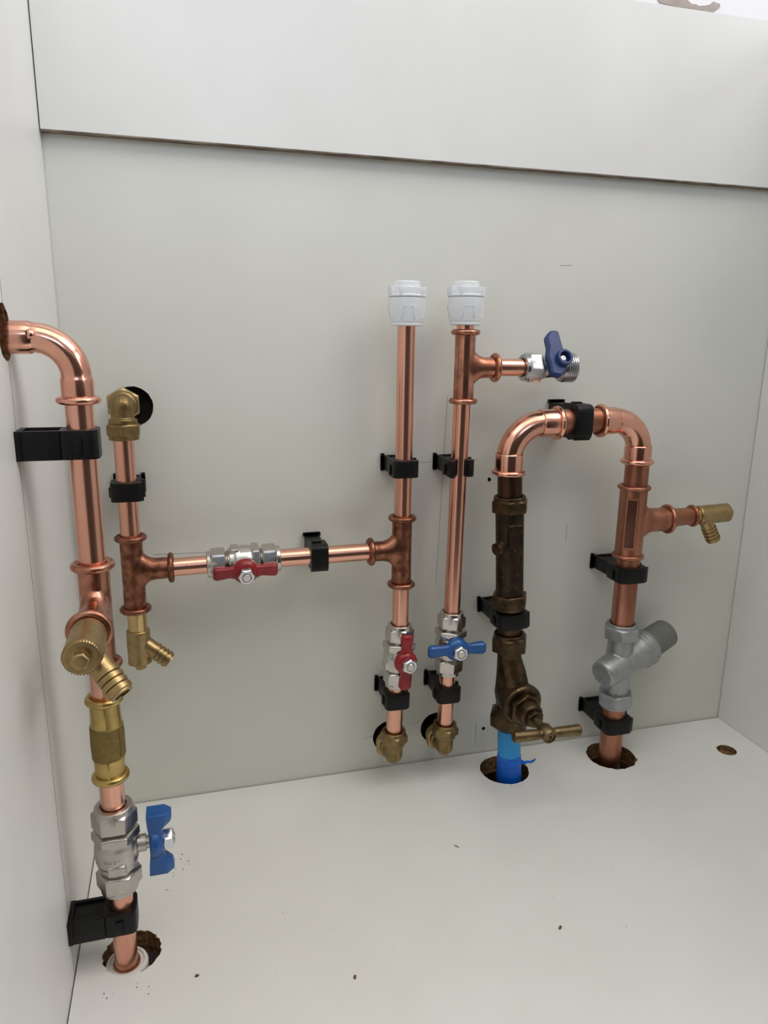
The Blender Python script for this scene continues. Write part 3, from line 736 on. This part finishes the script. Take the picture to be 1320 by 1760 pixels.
link('bottom_nut', MB().rev([(1, 12.5), (3.5, 15.6), (6.5, 17.2, 'h'), (18, 17.2, 'h'), (21, 15.4), (24, 13.4)], None, 36).mesh('bottom_nut', bevel=0.4), 'brass_aged_brown', st)

clip('black clip between the stopcock and the dark brass check valve', S(0.1660), SD, (0, 1, 0), 42.0, r=11.2, width=15.0)
pipe('dark tarnished pipe stub between the stopcock and the check valve', S(0.1480), S(0.1800), 11.0, 'brass_aged_brown')
t = thing('check_valve', 'dark aged brass check valve with a side plug above the stopcock', 'valve', frame(S(0.1760), SD, (1, 0, 0)))
m = MB().rev([(10, 11.5), (13, 12.8), (40, 12.7), (66, 12.7), (90, 12.9), (94, 11.5)], None, 36)
m.box(-7, 7, -13.6, -6, 62, 82)
m.rev([(0, 6.6), (14.5, 6.4), (15.0, 6.0)], loc((-0.93, -0.36, 0), (0, 0, 1), (0, 0, 60)), 24)
link('body', m.blob('check_body', 0.6, 4), 'brass_aged', t)
link('lower_nut', comp_nut(14.0, -1.0, 30.0, 11.0).mesh('lower_nut', bevel=0.4), 'brass_aged_brown', t)
link('upper_nut', comp_nut(92.0, 107.0, 30.0, 11.0).mesh('upper_nut', bevel=0.4), 'brass_aged_brown', t)
link('drain_plug', MB().hex(12, 17.5, 11.5, 0.8, loc((-0.93, -0.36, 0), (0, 0, 1), (0, 0, 60))).mesh('drain_plug', bevel=0.3), 'brass_aged_brown', t)
pipe('dark tarnished pipe stub under the left elbow of the copper arch', S(0.2790), S(0.3060), 11.0, 'copper_dark')

# ------------------------------------------------------------------ COPPER ARCH AND RIGHT RUN
AZ = 0.3475
press_elbow('polished copper elbow at the left of the copper arch', (0.3655, SY, AZ - 0.0005), (0, 0, 1), (1, 0, 0.03), down=43.0, out=44.5, Rb=31, rt=11.4, rs=12.4, R=12.9, bead=2.4, sock=16)
pipe('short horizontal tarnished pipe joining the two elbows of the copper arch', (0.4070, SY, AZ + 0.0006), (0.4560, SY, AZ + 0.0016), 11.0, 'copper_dull')
clip('large black clip on top of the copper arch', (0.4300, SY, AZ + 0.0010), (1, 0, 0), (0, 1, 0), 42.0, r=11.2, h=15.5, width=15.6)
RX = 0.4965
press_elbow('polished copper elbow at the right of the copper arch', (RX - 0.0008, SY, AZ + 0.0008), (0, 0, 1), (-1, 0, 0), down=38.5, out=42.5, Rb=28, rt=11.4, rs=12.4, R=12.9, bead=2.4, sock=14)
pipe('short dull copper stub between the right elbow and the tee below it', (RX, SY, 0.3110), (RX, SY, 0.2830), 11.0, 'copper_dull')
press_tee('copper tee on the right pipe with a branch to the right drain cock', (RX - 0.0010, SY, 0.2520), (0, 0, 1), (1, 0, 0), 33.2, 33.8, 40.0, rb=12.6, bead=2.3, R=13.0, rbr=11.3, Rbr=12.0, material='copper_dull', panel_flat=True)
t = thing('reducer', 'copper reducer between the right tee and the right drain cock', 'pipe fitting', frame((0.5340, SY, 0.2528), (1, 0, 0.03), (0, 0, 1)), None)
link('reducer_body', MB().rev([(0, 10.6), (6, 10.4), (9, 9.6), (12.5, 8.6), (28, 8.5), (31, 8.3)], None, 40).mesh('reducer_body', angle=60), 'copper_dull', t)
link('bead', MB().torus(29.5, 9.0, 1.9, seg=40).mesh('bead'), 'copper_dull', t)
drain_cock('brass drain cock at far right pointing at the right panel', (0.5640, SY, 0.2538), (1, 0, 0.03), (0, -0.1, -1), tube=5.5, blen=34, rbody=9.3, root=12, reach=30, ang=64, marks=1.2)
pipe('copper pipe between the right tee and the grey pressure valve', (RX, SY, 0.2200), (RX, SY, 0.1410), 11.0, 'copper_dull')
clip('black clip on the right pipe just below the tee', (RX, SY, 0.2010), (0, 0, 1), (0, 1, 0), 42.0, r=11.2, width=15.0)

pv = thing('pressure_reducing_valve', 'grey pressure reducing valve with a plastic cap on the right pipe', 'valve', frame((RX, SY, 0.1040)), None)
pdir = Vector((0.90, 0.30, 0.22)).normalized()
P = loc(pdir, (0, 0, 1), (0, -2, 2))
m = MB()
m.rev([(-31, 11.8), (-24, 12.4), (0, 13.2), (26, 12.0), (34, 11.6)], None, 36)
m.rev([(-27, 11.5), (-25, 13.6), (-20, 14.4), (-6, 15.0), (8, 15.5), (22, 16.8), (28, 18.0), (34, 18.6), (36, 18)], P, 36)
link('body', m.blob('prv_body', 0.7, 6), 'cast_grey', pv)
link('bonnet', MB().rev([(33, 17), (34.5, 18.8), (39, 19.0), (41.5, 18.2), (43, 16.0)], P, 44).mesh('bonnet', bevel=0.3), 'cast_grey', pv)
link('bonnet_ridge', MB().torus(29.0, 17.9, 0.9, P, 44, 8).mesh('bonnet_ridge'), 'cast_grey', pv)
q = link('adjuster_cap', MB().rev([(41, 15.2), (44, 15.4), (68, 14.9), (72, 14.6), (74, 13.2), (74.4, 0.6)], P, 44).mesh('adjuster_cap', angle=50), 'grey_plastic', pv)
q['label'] = 'grey plastic adjuster cap'
cast_marks(pv, 19.0, P @ Matrix.Translation((0, 0, 37)) @ Matrix.Rotation(PI / 2 + 0.9, 4, 'Z'), 'cast_grey', 8, 5, 3.2, 3.0)
link('rim', MB().torus(72.5, 14.0, 0.7, P, 44, 8).mesh('rim'), 'grey_plastic', q)
link('top_nut', comp_nut(29.0, 45.0, 31.0, 11.0).mesh('top_nut', bevel=0.4), 'cast_grey', pv)
link('bottom_nut', comp_nut(-29.0, -45.0, 31.0, 11.0).mesh('bottom_nut', bevel=0.4), 'cast_grey', pv)
pipe('copper pipe from the grey pressure valve down into the right floor hole', (RX, SY, -0.0500), (RX, SY, 0.0640), 11.0, 'copper_dull')
clip('black clip at the foot of the right pipe above its floor hole', (RX + 0.0005, SY, 0.0410), (0, 0, 1), (0, 1, 0), 42.0, r=11.2, width=15.0)

# ------------------------------------------------------------------ bottoms of the floor holes, screw hole, crumbs
fl = bpy.data.objects['floor']
structure('recess_bottom', MB().rev([(-6.6, 10.2), (-5.6, 10.2)], loc(origin=(625.1, -61.0, 0)), 32).mesh('recess_bottom'), 'chipboard', fl)

def crumb(label, x, y, L, w, h, a, material, seed, group='crumbs of debris on the cabinet floor'):
    rnd = random.Random(seed)
    secs = []
    for u in (-0.5, -0.2, 0.2, 0.5):
        k = 1.0 if abs(u) < 0.3 else 0.5
        j = lambda: rnd.uniform(0.75, 1.2)
        secs.append([(u * L * j(), -w / 2 * k * j(), 0), (u * L * j(), w / 2 * k * j(), 0), (u * L * j(), w / 2 * k * 0.6 * j(), h * k * j()), (u * L * j(), -w / 2 * k * 0.6 * j(), h * k * j())])
    o = link('wood_crumb', MB().loft(secs).mesh('wood_crumb'), material)
    o.matrix_world = Matrix.Translation((x, y, 0.0)) @ Matrix.Rotation(a, 4, 'Z')
    return tag(o, label, 'debris', group)
crumb('thin dark sliver on the floor in front of the stopcock', 0.2946, -0.1292, 5.5, 0.9, 0.6, -0.9, 'grit', 1)
crumb('brown crumb alone on the open floor at right', 0.3368, -0.2301, 3.4, 2.0, 1.4, 0.6, 'sawdust', 2)
crumb('brown crumb near the bottom edge, below the middle pipes', 0.1818, -0.2328, 3.2, 2.0, 1.4, 1.2, 'sawdust', 3)
crumb('small tan crumb to the right of the left floor hole', 0.0792, -0.2049, 3.0, 1.7, 1.2, 0.2, 'sawdust', 4)
crumb('pale wood chip lying on the edge of the right floor hole', 0.5205, -0.0535, 4.6, 3.0, 1.8, 0.9, 'chipboard', 5)
# fine dust and grit nobody could count
rnd = random.Random(3)
g = MB()
def speck(x, y, s):
    a = rnd.uniform(0, PI)
    g.rev([(-0.02, s), (s * 0.5, s * 0.7)], Matrix.Translation((x, y, 0)) @ Matrix.Rotation(a, 4, 'Z') @ Matrix.Diagonal((rnd.uniform(0.7, 1.6), 0.8, 1, 1)), 6)
for k in range(16): speck(64 + rnd.gauss(0, 6), -98 + rnd.gauss(0, 10), rnd.uniform(0.25, 0.6))
for k in range(7): speck(30 + rnd.gauss(0, 9), -203 + rnd.gauss(0, 4), rnd.uniform(0.3, 0.7))
for k in range(44): speck(rnd.uniform(20, 640), rnd.uniform(-330, -20), rnd.uniform(0.15, 0.4))
for k in range(8): speck(375 + rnd.gauss(0, 10), -66 + rnd.gauss(0, 3), rnd.uniform(0.25, 0.5))
for k in range(10): speck(630 + rnd.gauss(0, 14), -45 + rnd.gauss(0, 12), rnd.uniform(0.25, 0.5))
o = link('drilling_dust', g.mesh('drilling_dust'), 'grit')
tag(o, 'fine dark drilling dust scattered over the white cabinet floor', 'dust'); o['kind'] = 'stuff'
